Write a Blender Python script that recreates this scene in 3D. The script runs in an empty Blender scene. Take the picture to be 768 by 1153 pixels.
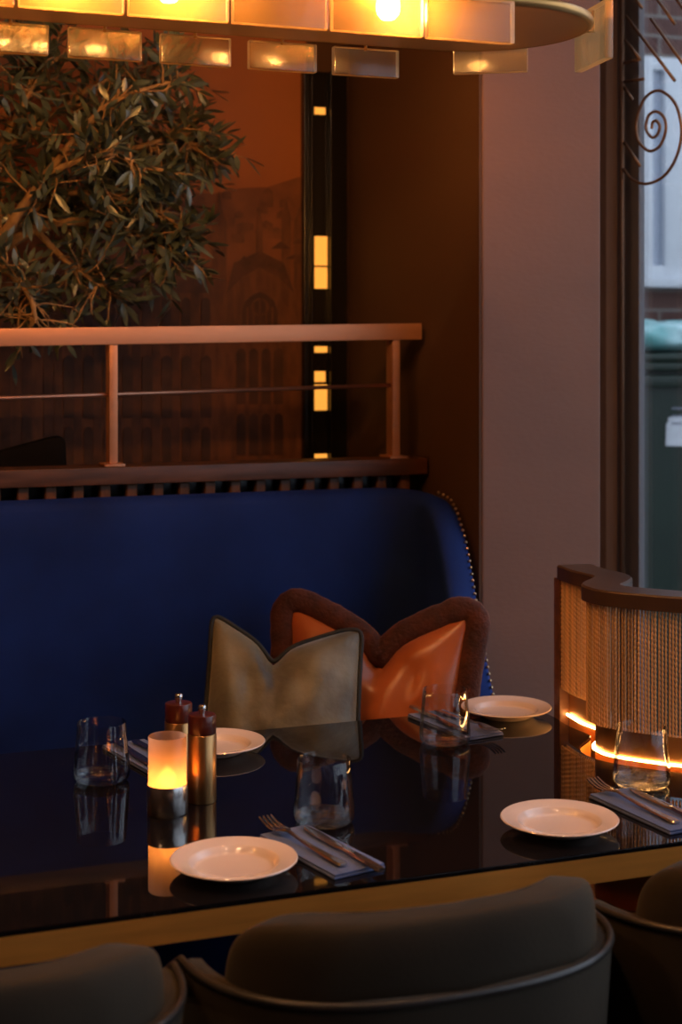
import bpy, bmesh, math, random
from mathutils import Vector, Matrix, noise

R = math.radians
PI = math.pi
sc = bpy.context.scene
COL = sc.collection
random.seed(7)

# ------------------------------------------------------------------ camera model
F, CX, CY, YAW, CAMZ = 1700.0, 384.0, 386.0, R(20.3), 1.45
CS, SN = math.cos(YAW), math.sin(YAW)

def ray(x, y):
    a = (x - CX) / F
    return Vector((CS * a + SN, -SN * a + CS, -(y - CY) / F))

def at(x, y, z=None, v=None, u=None):
    """world point seen at photograph pixel (x, y) on a horizontal or upright plane"""
    d = ray(x, y)
    if z is not None: k = (z - CAMZ) / d.z
    elif v is not None: k = v / d.y
    else: k = u / d.x
    return Vector((0, 0, CAMZ)) + d * k

def uz(x, z, v):
    """point at height z on the upright plane v under photograph column x"""
    d = ray(x, CY); k = v / d.y
    return Vector((d.x * k, v, z))

cam = bpy.data.cameras.new('camera')
camo = bpy.data.objects.new('camera', cam); COL.objects.link(camo)
camo.location = (0, 0, CAMZ); camo.rotation_euler = (PI / 2, 0, -YAW)
cam.sensor_width = 36; cam.sensor_fit = 'AUTO'
cam.lens = F / 1153 * 36
cam.shift_y = (CY - 576.5) / 1153
cam.clip_start = .05
cam.dof.use_dof = True; cam.dof.focus_distance = 2.5; cam.dof.aperture_fstop = 4.2
sc.camera = camo
sc.view_settings.view_transform = 'Standard'; sc.view_settings.look = 'None'
sc.view_settings.gamma = 1; sc.view_settings.exposure = 0.35
sc.view_settings.use_curve_mapping = False
sc.cycles.use_denoising = True
sc.cycles.sample_clamp_indirect = 4.0
sc.cycles.blur_glossy = 0.5
sc.cycles.max_bounces = 14; sc.cycles.transparent_max_bounces = 24

# ------------------------------------------------------------------ materials
def nt(name):
    m = bpy.data.materials.new(name); m.use_nodes = True
    return m, m.node_tree.nodes, m.node_tree.links, m.node_tree.nodes['Principled BSDF']

def mat(name, col, rough=.5, metal=0, var=.12, scale=8, bump=0, bscale=None, sheen=0, coat=0, stretch=None,
        spec=.5, tint=None, trans=0, ior=1.45, sheen_tint=None, detail=4, aniso=0, sss=0):
    m, N, L, p = nt(name)
    tc = N.new('ShaderNodeTexCoord'); mp = N.new('ShaderNodeMapping')
    L.new(tc.outputs['Object'], mp.inputs[0])
    if stretch: mp.inputs['Scale'].default_value = stretch
    nz = N.new('ShaderNodeTexNoise'); nz.inputs['Scale'].default_value = scale; nz.inputs['Detail'].default_value = detail
    L.new(mp.outputs[0], nz.inputs[0])
    rp = N.new('ShaderNodeValToRGB'); e = rp.color_ramp.elements
    c = Vector(col); lo = c * (1 - var); hi = c * (1 + var) if tint is None else Vector(tint)
    e[0].position = .3; e[0].color = (*lo, 1); e[1].position = .7; e[1].color = (*hi, 1)
    L.new(nz.outputs['Fac'], rp.inputs[0]); L.new(rp.outputs[0], p.inputs['Base Color'])
    p.inputs['Roughness'].default_value = rough; p.inputs['Metallic'].default_value = metal
    p.inputs['Specular IOR Level'].default_value = spec; p.inputs['IOR'].default_value = ior
    p.inputs['Sheen Weight'].default_value = sheen; p.inputs['Coat Weight'].default_value = coat
    p.inputs['Coat Roughness'].default_value = .08
    if sheen_tint: p.inputs['Sheen Tint'].default_value = (*sheen_tint, 1)
    p.inputs['Sheen Roughness'].default_value = .4
    p.inputs['Transmission Weight'].default_value = trans
    if bump:
        n2 = N.new('ShaderNodeTexNoise'); n2.inputs['Scale'].default_value = bscale or scale * 6
        n2.inputs['Detail'].default_value = 3
        L.new(mp.outputs[0], n2.inputs[0])
        b = N.new('ShaderNodeBump'); b.inputs['Strength'].default_value = bump; b.inputs['Distance'].default_value = .01
        L.new(n2.outputs['Fac'], b.inputs['Height']); L.new(b.outputs[0], p.inputs['Normal'])
    return m

def emit(name, col, strength):
    m, N, L, p = nt(name)
    p.inputs['Base Color'].default_value = (*col, 1)
    p.inputs['Emission Color'].default_value = (*col, 1); p.inputs['Emission Strength'].default_value = strength
    return m

def glassy(name, tint, gloss_rough=.04, translucent=0, tcol=(1, .8, .5), bump=0, bscale=30, base=.04, edge=.5, blend=.25):
    """a thin pane or slab of glass: see-through, mirror-like at a slant, optionally frosted"""
    m, N, L, p = nt(name); N.remove(p); out = N['Material Output']
    tr = N.new('ShaderNodeBsdfTransparent'); tr.inputs[0].default_value = (*tint, 1)
    gl = N.new('ShaderNodeBsdfGlossy'); gl.inputs['Roughness'].default_value = gloss_rough
    lw = N.new('ShaderNodeLayerWeight'); lw.inputs[0].default_value = blend
    mr = N.new('ShaderNodeMapRange'); mr.inputs['To Min'].default_value = base; mr.inputs['To Max'].default_value = edge
    L.new(lw.outputs['Fresnel'], mr.inputs[0])
    body = tr.outputs[0]
    if translucent:
        tl = N.new('ShaderNodeBsdfTranslucent'); tl.inputs[0].default_value = (*tcol, 1)
        mx = N.new('ShaderNodeMixShader'); mx.inputs[0].default_value = translucent
        L.new(tr.outputs[0], mx.inputs[1]); L.new(tl.outputs[0], mx.inputs[2]); body = mx.outputs[0]
    m2 = N.new('ShaderNodeMixShader'); L.new(mr.outputs[0], m2.inputs[0]); L.new(body, m2.inputs[1]); L.new(gl.outputs[0], m2.inputs[2])
    if bump:
        tc = N.new('ShaderNodeTexCoord'); nz = N.new('ShaderNodeTexNoise'); nz.inputs['Scale'].default_value = bscale
        L.new(tc.outputs['Object'], nz.inputs[0])
        b = N.new('ShaderNodeBump'); b.inputs['Strength'].default_value = bump; b.inputs['Distance'].default_value = .01
        L.new(nz.outputs['Fac'], b.inputs['Height'])
        L.new(b.outputs[0], gl.inputs['Normal'])
    L.new(m2.outputs[0], out.inputs[0])
    return m

def brick(name, c1, c2, mortar, sx):
    m, N, L, p = nt(name)
    tc = N.new('ShaderNodeTexCoord'); mp = N.new('ShaderNodeMapping'); mp.inputs['Rotation'].default_value = (R(90), 0, 0)
    L.new(tc.outputs['Object'], mp.inputs[0])
    b = N.new('ShaderNodeTexBrick'); b.inputs['Scale'].default_value = 1
    b.inputs['Brick Width'].default_value = .225; b.inputs['Row Height'].default_value = .075; b.inputs['Mortar Size'].default_value = .006
    b.inputs['Color1'].default_value = (*c1, 1); b.inputs['Color2'].default_value = (*c2, 1); b.inputs['Mortar'].default_value = (*mortar, 1)
    L.new(mp.outputs[0], b.inputs[0]); L.new(b.outputs[0], p.inputs['Base Color']); p.inputs['Roughness'].default_value = .9
    return m

M = {}
M['floor'] = mat('dark_oak_floor', (.06, .03, .017), .45, var=.4, scale=3, stretch=(1, 12, 1))
M['ceiling'] = mat('ceiling_paint', (.10, .055, .03), .9)
M['wall'] = mat('brown_wall_paint', (.085, .037, .017), .75, var=.06, scale=2, bump=.03, bscale=120)
M['pillar'] = mat('pillar_paint', (.195, .092, .060), .6, var=.06, scale=3, bump=.05, bscale=60, stretch=(1, 1, 2))
M['recess'] = mat('recess_black', (.012, .008, .006), .6)
M['bronze_frame'] = mat('bronze_lacquer', (.42, .26, .19), .22, var=.05, coat=.4)
M['grey_frame'] = mat('grey_frame', (.16, .15, .16), .4, var=.05)
M['blue'] = mat('blue_velvet', (.007, .024, .135), .75, var=.35, scale=4, bump=.05, bscale=200, sheen=.12, sheen_tint=(.12, .2, .8), spec=.2)
M['dark_wood'] = mat('dark_walnut', (.10, .036, .016), .42, var=.35, scale=5, stretch=(1.5, 14, 14))
M['screen_rail'] = mat('dark_oiled_wood', (.055, .026, .014), .38, var=.3, scale=5)
M['slat_wood'] = mat('slat_walnut', (.13, .05, .022), .5, var=.3, scale=5, stretch=(14, 14, 1.5))
M['rail'] = mat('copper_bronze', (.62, .28, .15), .45, metal=.55, var=.06, scale=4, stretch=(1, 8, 8))
M['cable'] = mat('cable_bronze', (.45, .21, .13), .35, metal=.8)
M['black_felt'] = mat('black_felt', (.010, .008, .007), 1, spec=.05)
M['black'] = mat('black_lacquer', (.008, .006, .005), .25, var=.1)
M['table_black'] = mat('black_glass_top', (.006, .005, .006), .03, var=.1, scale=2, spec=.55, ior=1.5)
M['brass'] = mat('brushed_brass', (.56, .30, .10), .38, metal=.9, var=.12, scale=6, stretch=(1, 10, 10))
M['edge'] = mat('table_edge_brass', (.90, .36, .065), .40, metal=.45, var=.10, scale=6, stretch=(1, 10, 10))
M['brass_dark'] = mat('aged_brass', (.34, .17, .07), .35, metal=.9, var=.2, scale=6)
M['mill_brass'] = mat('mill_brass', (.40, .21, .08), .3, metal=.9, var=.1, scale=6, stretch=(10, 10, 1))
M['steel'] = mat('brushed_steel', (.62, .58, .55), .25, metal=1, var=.06, scale=5)
M['plate'] = mat('cream_porcelain', (.78, .60, .52), .16, var=.02, scale=3, coat=.4)
M['napkin'] = mat('slate_blue_linen', (.085, .115, .25), .9, var=.12, scale=30, bump=.25, bscale=400, sheen=.2)
M['mill_wood'] = mat('mahogany', (.075, .013, .007), .3, var=.3, scale=8, stretch=(6, 6, 1), coat=.3)
M['olive'] = mat('olive_velvet', (.075, .050, .022), .5, var=.35, scale=6, bump=.18, bscale=55, sheen=.8, sheen_tint=(.80, .76, .64), tint=(.26, .225, .145), detail=8)
M['piping'] = mat('dark_piping', (.012, .014, .014), .7)
M['rust'] = mat('rust_satin', (.44, .105, .026), .30, var=.2, scale=5, bump=.05, bscale=40, sheen=.3, sheen_tint=(1, .6, .4))
M['rust_border'] = mat('rust_fur_velvet', (.062, .014, .006), .85, var=.5, scale=30, bump=.4, bscale=140, sheen=.3, sheen_tint=(.9, .4, .25))
M['chair_velvet'] = mat('sage_velvet', (.030, .0205, .012), .85, var=.2, scale=7, bump=.05, bscale=160, sheen=.13, sheen_tint=(.75, .68, .55), spec=.25)
M['chair_piping'] = mat('chair_piping', (.03, .026, .024), .35, spec=.5)
M['chair_leg'] = mat('chair_leg_black', (.012, .010, .009), .4)
M['leaf'] = mat('olive_leaf', (.032, .045, .022), .28, var=.4, scale=14, tint=(.12, .145, .11), spec=.9)
M['bark'] = mat('olive_bark', (.30, .17, .07), .85, var=.35, scale=18, bump=.4, bscale=60, stretch=(3, 3, 1))
M['soil'] = mat('soil', (.03, .018, .01), 1, var=.4, scale=40, bump=.6)
M['plastic_green'] = mat('bin_green', (.010, .024, .014), .45, var=.15, scale=4)
M['bag'] = mat('teal_bag', (.15, .62, .60), .3, var=.25, scale=9, tint=(.62, .85, .88), bump=.4, bscale=18)
M['paper'] = mat('white_paper', (.75, .76, .80), .8, var=.04)
M['ink'] = mat('grey_ink', (.25, .26, .32), .8)
M['upvc'] = mat('white_upvc', (.74, .76, .80), .4, var=.03)
M['outer_glass'] = mat('outer_window_glass', (.42, .46, .56), .12, var=.08, scale=1.5, spec=.6)
M['brick'] = brick('brick_wall', (.10, .042, .035), (.15, .075, .06), (.22, .19, .17), 1)
M['pave'] = mat('pavement', (.16, .16, .165), .9, var=.2, scale=3)
M['pane'] = glassy('window_pane', (.93, .95, .97), .01, base=.02, edge=.5)
M['tile'] = glassy('amber_cast_glass', (.90, .76, .54), .24, translucent=.17, tcol=(1, .74, .42), bump=.16, bscale=28, base=.07, edge=.55)
M['tile_edge'] = glassy('sawn_glass_edge', (.90, .70, .42), .3, translucent=.6, tcol=(1, .70, .36), base=.10, edge=.3)
M['frost'] = glassy('frosted_amber', (1, .72, .45), .3, translucent=.72, tcol=(1, .74, .58), base=.03, edge=.2)
M['glass'] = mat('clear_glass', (1, 1, 1), .0, var=0, trans=1, ior=1.47)
M['thin_glass'] = glassy('thin_clear_glass', (.98, .98, .98), .03, base=.05, edge=.7, blend=.12)
M['glass_base'] = glassy('thick_glass_base', (.96, .96, .96), .05, base=.16, edge=.65, blend=.3, bump=.15, bscale=90)
M['bulb'] = emit('bulb_glow', (1, .43, .10), 260)
M['led'] = emit('led_glow', (1, .52, .16), 36)
M['flame'] = emit('flame_glow', (1, .52, .14), 16)
M['amber'] = emit('lamp_reflection', (1, .42, .06), .75)  # emissive colour stands in for lamp reflections in the black strip
M['wax'] = mat('wax', (.75, .55, .35), .5)
M['iron'] = mat('bronze_iron', (.20, .11, .065), .45, metal=.6)
M['p_sky'] = mat('print_sky', (.36, .108, .026), .6, var=.10, scale=1.2)
M['p_hill'] = mat('print_hill', (.19, .060, .018), .6, var=.2, scale=14)
M['p_far'] = mat('print_far_town', (.145, .046, .015), .6, var=.35, scale=30)
M['p_roof'] = mat('print_roofs', (.085, .027, .010), .6, var=.4, scale=24)
M['p_stone'] = mat('print_stone', (.125, .040, .013), .6, var=.35, scale=26, stretch=(2, 1, .6))
M['p_dark'] = mat('print_shadow', (.055, .018, .008), .6, var=.4, scale=20)

# chain curtain metal
M['chain'] = mat('bronze_chain', (.78, .42, .17), .38, metal=.3, var=.3, scale=3, stretch=(30, 30, .6))

# ------------------------------------------------------------------ mesh helpers
def obj(name, bm, m, parent=None, smooth=40, loc=None):
    me = bpy.data.meshes.new(name)
    bmesh.ops.recalc_face_normals(bm, faces=bm.faces)
    bm.to_mesh(me); bm.free()
    for k in (m if isinstance(m, (list, tuple)) else [m]): me.materials.append(k)
    if smooth:
        me.shade_smooth()
        if smooth < 180: me.set_sharp_from_angle(angle=R(smooth))
    o = bpy.data.objects.new(name, me); COL.objects.link(o)
    if parent: o.parent = parent
    if loc is not None: o.location = loc
    return o

def tag(o, label, cat, group=None):
    o['label'] = label; o['category'] = cat
    if group: o['group'] = group
    return o

def thing(name, label, cat, loc=(0, 0, 0), rz=0, group=None):
    o = bpy.data.objects.new(name, None); COL.objects.link(o)
    o.location = loc; o.rotation_euler = (0, 0, rz); o.empty_display_size = .05
    return tag(o, label, cat, group)

def struct(name, bm, m, parent=None, **k):
    o = obj(name, bm, m, parent, **k)
    if parent is None: o['kind'] = 'structure'
    return o

def dup(root, loc, rz, label):
    r = root.copy(); COL.objects.link(r); r.location = loc; r.rotation_euler = (0, 0, rz); r['label'] = label
    for ch in list(root.children):
        c = ch.copy(); COL.objects.link(c); c.parent = r
        for g in ch.children:
            d = g.copy(); COL.objects.link(d); d.parent = c
    return r

def BM(): return bmesh.new()

def box(bm, lo, hi, bev=0, seg=2, rot=None, piv=None):
    lo, hi = Vector(lo), Vector(hi); c = (lo + hi) / 2; s = hi - lo
    r = bmesh.ops.create_cube(bm, size=1)
    vs = r['verts']
    for v in vs: v.co = Vector((v.co.x * s.x, v.co.y * s.y, v.co.z * s.z))
    if bev:
        es = list({e for v in vs for e in v.link_edges})
        g = bmesh.ops.bevel(bm, geom=es, offset=bev, segments=seg, affect='EDGES', profile=.6, clamp_overlap=True)
        vs = list({v for f in g['faces'] for v in f.verts} | {v for v in vs if v.is_valid})
    for v in vs:
        v.co = v.co + c
        if rot is not None:
            p = Vector(piv) if piv is not None else c
            v.co = rot @ (v.co - p) + p
    return vs

def lathe(bm, prof, seg=48, c=(0, 0, 0), close=False):
    """revolve (r, z) profile about z; points with r == 0 collapse"""
    rings = []
    for r, z in prof:
        if r < 1e-6: rings.append([bm.verts.new((c[0], c[1], c[2] + z))])
        else: rings.append([bm.verts.new((c[0] + r * math.cos(2 * PI * k / seg), c[1] + r * math.sin(2 * PI * k / seg), c[2] + z)) for k in range(seg)])
    pairs = list(zip(rings, rings[1:])) + ([(rings[-1], rings[0])] if close else [])
    for a, b in pairs:
        for k in range(seg):
            q = (k + 1) % seg
            if len(a) == 1 and len(b) == 1: continue
            if len(a) == 1: bm.faces.new((a[0], b[k], b[q]))
            elif len(b) == 1: bm.faces.new((a[k], b[0], a[q]))
            else: bm.faces.new((a[k], b[k], b[q], a[q]))

def tube(bm, pts, rad, seg=8, closed=False, cap=True, flat=1.0):
    pts = [Vector(p) for p in pts]; n = len(pts); rings = []
    up = Vector((0, 0, 1)); prev = None
    for i, p in enumerate(pts):
        if closed: t = (pts[(i + 1) % n] - pts[i - 1])
        else: t = pts[min(i + 1, n - 1)] - pts[max(i - 1, 0)]
        t.normalize()
        if prev is None:
            a = t.cross(up)
            if a.length < .05: a = t.cross(Vector((0, 1, 0)))
        else: a = prev - t * prev.dot(t)
        a.normalize(); b = t.cross(a); prev = a
        r = rad[i] if isinstance(rad, (list, tuple)) else rad
        rings.append([bm.verts.new(p + (a * math.cos(2 * PI * k / seg) + b * math.sin(2 * PI * k / seg) * flat) * r) for k in range(seg)])
    m = n if closed else n - 1
    for i in range(m):
        A, B = rings[i], rings[(i + 1) % n]
        for k in range(seg):
            q = (k + 1) % seg
            bm.faces.new((A[k], A[q], B[q], B[k]))
    if cap and not closed:
        bm.faces.new(rings[0][::-1]); bm.faces.new(rings[-1])

def prism(bm, poly, z0, z1):
    """poly: list of (x, y), extruded in z"""
    a = [bm.verts.new((p[0], p[1], z0)) for p in poly]; b = [bm.verts.new((p[0], p[1], z1)) for p in poly]
    n = len(poly)
    bm.faces.new(a[::-1]); bm.faces.new(b)
    for i in range(n): bm.faces.new((a[i], a[(i + 1) % n], b[(i + 1) % n], b[i]))

def catmull(P, per=10):
    P = [Vector(p) for p in P]; out = []
    for i in range(len(P) - 1):
        p0, p1, p2, p3 = P[max(i - 1, 0)], P[i], P[i + 1], P[min(i + 2, len(P) - 1)]
        for k in range(per):
            t = k / per
            out.append(.5 * ((2 * p1) + (p2 - p0) * t + (2 * p0 - 5 * p1 + 4 * p2 - p3) * t * t + (3 * p1 - p0 - 3 * p2 + p3) * t ** 3))
    out.append(P[-1]); return out

def resample(P, step):
    out = [P[0].copy()]; acc = 0
    for a, b in zip(P, P[1:]):
        L = (b - a).length; d = step - acc
        while d <= L:
            out.append(a.lerp(b, d / L)); d += step
        acc = L - (d - step)
    return out

def sgn_pow(c, e): return math.copysign(abs(c) ** e, c)

def superq(bm, fn, e1=.3, e2=.3, nu=48, nv=24):
    """rounded block in [-1,1]^3 pushed through fn(x, y, z)"""
    rings = []
    for j in range(nv + 1):
        ph = -PI / 2 + PI * j / nv
        if j in (0, nv):
            rings.append([bm.verts.new(fn(0, 0, -1 if j == 0 else 1))]); continue
        row = []
        for i in range(nu):
            th = 2 * PI * i / nu
            row.append(bm.verts.new(fn(sgn_pow(math.cos(ph), e1) * sgn_pow(math.cos(th), e2), sgn_pow(math.cos(ph), e1) * sgn_pow(math.sin(th), e2), sgn_pow(math.sin(ph), e1))))
        rings.append(row)
    for a, b in zip(rings, rings[1:]):
        for k in range(nu):
            q = (k + 1) % nu
            if len(a) == 1: bm.faces.new((a[0], b[q], b[k]))
            elif len(b) == 1: bm.faces.new((a[k], a[q], b[0]))
            else: bm.faces.new((a[k], a[q], b[q], b[k]))

def sweep(bm, path, prof):
    """sweep a closed (offset, z) profile along a plan path (list of 2-D/3-D vectors); offset is to the near side of travel"""
    rows = []; n = len(path)
    for i, p in enumerate(path):
        t = path[min(i + 1, n - 1)] - path[max(i - 1, 0)]; t.z = 0; t.normalize()
        nn = Vector((t.y, -t.x, 0))
        rows.append([bm.verts.new((p.x + nn.x * o, p.y + nn.y * o, z)) for o, z in prof])
    k = len(prof)
    for a, b in zip(rows, rows[1:]):
        for j in range(k): bm.faces.new((a[j], a[(j + 1) % k], b[(j + 1) % k], b[j]))
    bm.faces.new(rows[0][::-1]); bm.faces.new(rows[-1])

# ------------------------------------------------------------------ the room
WR, VB, VP = 1.86, 3.69, 2.90          # right wall, mural wall, pillar face
UPL, UPR = 1.392, 1.678                # pillar sides
CEIL = 2.85
b = BM(); box(b, (-2.1, -1.7, -.08), (WR + .1, VB + .1, 0)); struct('floor', b, M['floor'], smooth=0)
b = BM(); box(b, (-2.1, -1.7, CEIL), (WR + .1, VB + .1, CEIL + .1)); struct('ceiling', b, M['ceiling'], smooth=0)
b = BM(); box(b, (-2.1, VB, 0), (WR + .1, VB + .1, CEIL)); struct('wall_back', b, M['wall'], smooth=0)
b = BM(); box(b, (-2.1, -1.6, 0), (-2, VB, CEIL)); struct('wall_left', b, M['wall'], smooth=0)
b = BM(); box(b, (-2.1, -1.7, 0), (WR + .1, -1.6, CEIL)); struct('wall_front', b, M['wall'], smooth=0)
VJ = 3.13                               # glossy bronze return beside the window
b = BM()
box(b, (WR, -1.6, 0), (WR + .1, 3.0, .32)); box(b, (WR, -1.6, 2.72), (WR + .1, VJ, CEIL)); box(b, (WR, -1.6, .32), (WR + .1, -1.2, 2.72))
box(b, (WR, 3.0, 0), (WR + .1, VB, .32)); box(b, (WR, 3.26, .32), (WR + .1, VB, 2.72))
struct('wall_right', b, M['wall'], smooth=0)
b = BM(); box(b, (UPL, VP, 0), (UPR, VB, CEIL), .004); struct('wall_pillar', b, M['pillar'], smooth=0)
b = BM(); box(b, (UPR, 3.19, 0), (WR, VB, CEIL)); struct('trim_1', b, M['recess'], smooth=0)
b = BM(); box(b, (1.826, VJ, 0), (1.858, 3.19, CEIL), .002); struct('trim_2', b, M['bronze_frame'], smooth=0)

# pillar flank is the same dark brown as the back wall: a panel lining on its left side
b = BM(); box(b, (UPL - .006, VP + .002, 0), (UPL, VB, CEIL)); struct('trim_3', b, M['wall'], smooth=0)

# window in the right wall
b = BM()
for v0, v1 in ((3.034, 3.27), (1.02, 1.08), (-1.2, -1.13)):
    box(b, (WR - .004, v0, .32), (WR + .012, v1, 2.72), .002)
box(b, (WR - .05, -1.2, .32), (WR + .012, 3.10, .38), .002); box(b, (WR - .004, -1.2, 2.66), (WR + .012, 3.10, 2.72), .002)
w1 = struct('window_1', b, M['grey_frame'], smooth=0)
b = BM(); box(b, (WR + .003, 1.08, .38), (WR + .009, 3.034, 2.66)); struct('window_pane', b, M['pane'], w1, smooth=0)
b = BM(); box(b, (WR + .003, -1.13, .38), (WR + .009, 1.02, 2.66)); struct('window_pane', b, M['pane'], w1, smooth=0)

# wrought-iron scrollwork standing just inside the glass
UG = WR - .028
gr = thing('iron_grille', 'bronze wrought-iron grille with a spiral and slanting rods inside the window', 'window grille', (UG, 3.0, 0))
def gp(x, y): return at(x, y, u=UG) - Vector((UG, 3.0, 0))
sp = [(702, 190), (712, 202), (728, 207), (748, 198), (762, 176), (767.5, 146), (760, 116), (742, 102), (726, 111), (717, 135), (718, 156), (726, 167),
      (734, 170), (744, 163), (750, 145), (747, 131), (738, 125.5), (730, 131), (727.5, 144), (731, 152), (736, 155), (741, 150), (743, 142), (739, 136), (735, 138), (734, 145)]
b = BM(); tube(b, catmull([gp(*p) for p in sp], 6), .0035, 8); obj('spiral', b, M['iron'], gr, 180)
for p, q in (((705, 18), (760, 91)), ((733, 21), (775, 80)), ((738, -4), (760, 27)), ((713, -6), (723, 9)), ((704, 45), (721, 67)), ((721, 67), (703, 71)),
             ((703, 92), (725, 89)), ((703, 98), (712, 112)), ((703, 160), (721, 187)), ((760, -4), (790, 40))):
    b = BM(); tube(b, [gp(*p), gp(*q)], .0036, 8); obj('rod', b, M['iron'], gr, 180)
b = BM(); pt = gp(702, 20); tube(b, [Vector((0, pt.y + .006, .38)), Vector((0, pt.y + .006, 2.66))], .007, 8); obj('upright', b, M['iron'], gr, 180)

# ------------------------------------------------------------------ outside the window
b = BM(); box(b, (WR + .1, -4, -.1), (9, 8, -.02)); struct('floor_outside', b, M['pave'], smooth=0)
VO = 5.0
b = BM(); box(b, (WR + .1, VO, -.02), (9, VO + .2, 5)); struct('wall_outside', b, M['brick'], smooth=0)
a0 = at(714, 65, v=VO); a1 = at(768, 315, v=VO)
b = BM(); u0, u1, z0, z1 = a0.x, a0.x + .95, a1.z, a0.z
mu = at(741, 200, v=VO).x
for lo, hi in (((u0, z0), (u0 + .05, z1)), ((u1 - .05, z0), (u1, z1)), ((u0, z0), (u1, z0 + .05)), ((u0, z1 - .05), (u1, z1)), ((mu - .002, z0), (mu + .11, z1))):
    dpt = .05 if hi[0] - lo[0] > .3 else (.056 if hi[0] - lo[0] < .1 else .053)
    box(b, (lo[0], VO - dpt, lo[1]), (hi[0], VO - .001, hi[1]), .006)
box(b, (u0 - .04, VO - .09, z0 - .035), (u1 + .04, VO - .001, z0 - .002), .006)
w2 = struct('window_2', b, M['upvc'])
b = BM(); box(b, (u0 + .05, VO - .025, z0 + .05), (mu - .002, VO - .02, z1 - .05)); struct('window_pane', b, M['outer_glass'], w2, smooth=0)
b = BM(); box(b, (mu + .11, VO - .025, z0 + .05), (u1 - .05, VO - .02, z1 - .05)); struct('window_pane', b, M['outer_glass'], w2, smooth=0)

VBN = 4.2
bx0, bx1 = at(690, 500, v=VBN).x, at(690, 500, v=VBN).x + 1.15
ztop = at(730, 412, v=VBN).z
bn = thing('wheelie_bin', 'dark green wheeled waste bin outside against the brick wall', 'bin', ((bx0 + bx1) / 2, VBN + .3, -.02))
hw = (bx1 - bx0) / 2
def taper(bm, z0, z1, s0, s1, d0, d1):
    a = [bm.verts.new((x * s0, y * d0, z0)) for x, y in ((-1, -1), (1, -1), (1, 1), (-1, 1))]
    c = [bm.verts.new((x * s1, y * d1, z1)) for x, y in ((-1, -1), (1, -1), (1, 1), (-1, 1))]
    bm.faces.new(a[::-1]); bm.faces.new(c)
    for i in range(4): bm.faces.new((a[i], a[(i + 1) % 4], c[(i + 1) % 4], c[i]))
    bmesh.ops.bevel(bm, geom=[e for e in bm.edges], offset=.02, segments=2, affect='EDGES')
b = BM(); taper(b, .16, ztop, hw - .09, hw - .02, .25, .30); obj('bin_body', b, M['plastic_green'], bn)
b = BM(); box(b, (-hw, -.325, ztop - .05), (hw, .325, ztop - .01), .012); box(b, (-hw, -.32, ztop + .002), (hw, .32, ztop + .03), .012); box(b, (-hw + .02, -.30, ztop + .03), (hw - .02, .30, ztop + .06), .02)
obj('bin_lid', b, M['plastic_green'], bn)
for sx in (-1, 1):
    for sy in (-1, 1):
        b = BM()
        vs0 = len(b.verts); lathe(b, [(0, -.025), (.07, -.025), (.08, -.015), (.08, .015), (.07, .025), (0, .025)], 20)
        bmesh.ops.rotate(b, verts=b.verts, cent=(0, 0, 0), matrix=Matrix.Rotation(PI / 2, 3, 'Y'))
        bmesh.ops.translate(b, verts=b.verts, vec=(sx * (hw - .14), sy * .19, .08)); obj('wheel', b, M['black'], bn)
l0, l1 = at(751, 452, v=VBN), at(776, 502, v=VBN)
pl = [(0, .02), (.03, 0), (.06, .012), (1, -.02), (1.02, 1), (.6, .97), (.12, 1), (.1, .55), (.02, .5)]
b = BM(); lx = l1.x - l0.x; lz = l0.z - l1.z
prism(b, [(l0.x + p[0] * lx, l1.z + p[1] * lz) for p in pl], 0, .003)
for v in b.verts: v.co = Vector((v.co.x - (bx0 + bx1) / 2, -.303 - v.co.z + .012, v.co.y + .02))
for k in range(3):
    zz = l1.z + .02 + lz * (.82 - .17 * k); box(b, (l0.x + lx * .25 - bn.location.x, -.2955, zz), (l0.x + lx * (.9 - .1 * k) - bn.location.x, -.2925, zz + .006))
lab = obj('bin_label', b, [M['paper'], M['ink']], bn, 0); lab['label'] = 'torn white paper notice'
for f in lab.data.polygons:
    if f.index >= len(pl) + 2: f.material_index = 1
pb = at(738, 376, v=VBN)
b = BM()
def bagf(x, y, z):
    n_ = noise.noise(Vector((x * 2, y * 2, z * 2))) * .18
    return Vector((.30 * x * (1 + n_), .17 * y * (1 + n_), .052 * (z + 1) * (1 + n_)))
superq(b, bagf, .7, .8, 40, 20)
obj('refuse_sack', b, M['bag'], None, 180, (pb.x + .08, VBN + .22, ztop + .041)).name = 'refuse_sack'
tag(bpy.data.objects['refuse_sack'], 'crumpled pale teal plastic bag lying on the bin lid', 'bag')

# ------------------------------------------------------------------ mural on the back wall
mr = thing('wall_mural', 'sepia printed mural of an old town with a gothic church behind the olive tree', 'mural', (0, VB - .001, 0))
def mu_(x, y, d): p = at(x, y, v=VB); return Vector((p.x, -d, p.z))
pu1 = at(344, 300, v=VB).x
def sheet(name, polys, m, d):
    bm = BM()
    for k_, q in enumerate(polys):
        dd_ = d + .0009 * k_ / len(polys)
        vs = [bm.verts.new(Vector((p.x, -dd_, p.z))) for p in q]
        w = [bm.verts.new(Vector((p.x, -d + .0012, p.z))) for p in q]
        n_ = len(vs)
        bm.faces.new(vs); bm.faces.new(w[::-1])
        for i in range(n_): bm.faces.new((vs[i], vs[(i + 1) % n_], w[(i + 1) % n_], w[i]))
    me = bpy.data.meshes.new('t'); bm.to_mesh(me); bm.free()
    MU.append((me, m))
def px(L): return [mu_(x, y, 0) for x, y in L]
MU = []
b = BM(); box(b, (-1.4, -.004, .9), (pu1, 0, 2.75))
sheet('hills', [px([(-500, 560), (-500, 222), (-200, 216), (60, 224), (180, 216), (240, 218), (270, 212), (300, 211), (322, 204), (344, 197), (344, 560)])], M['p_hill'], .0055)
rng = random.Random(3)
far = []
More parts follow.
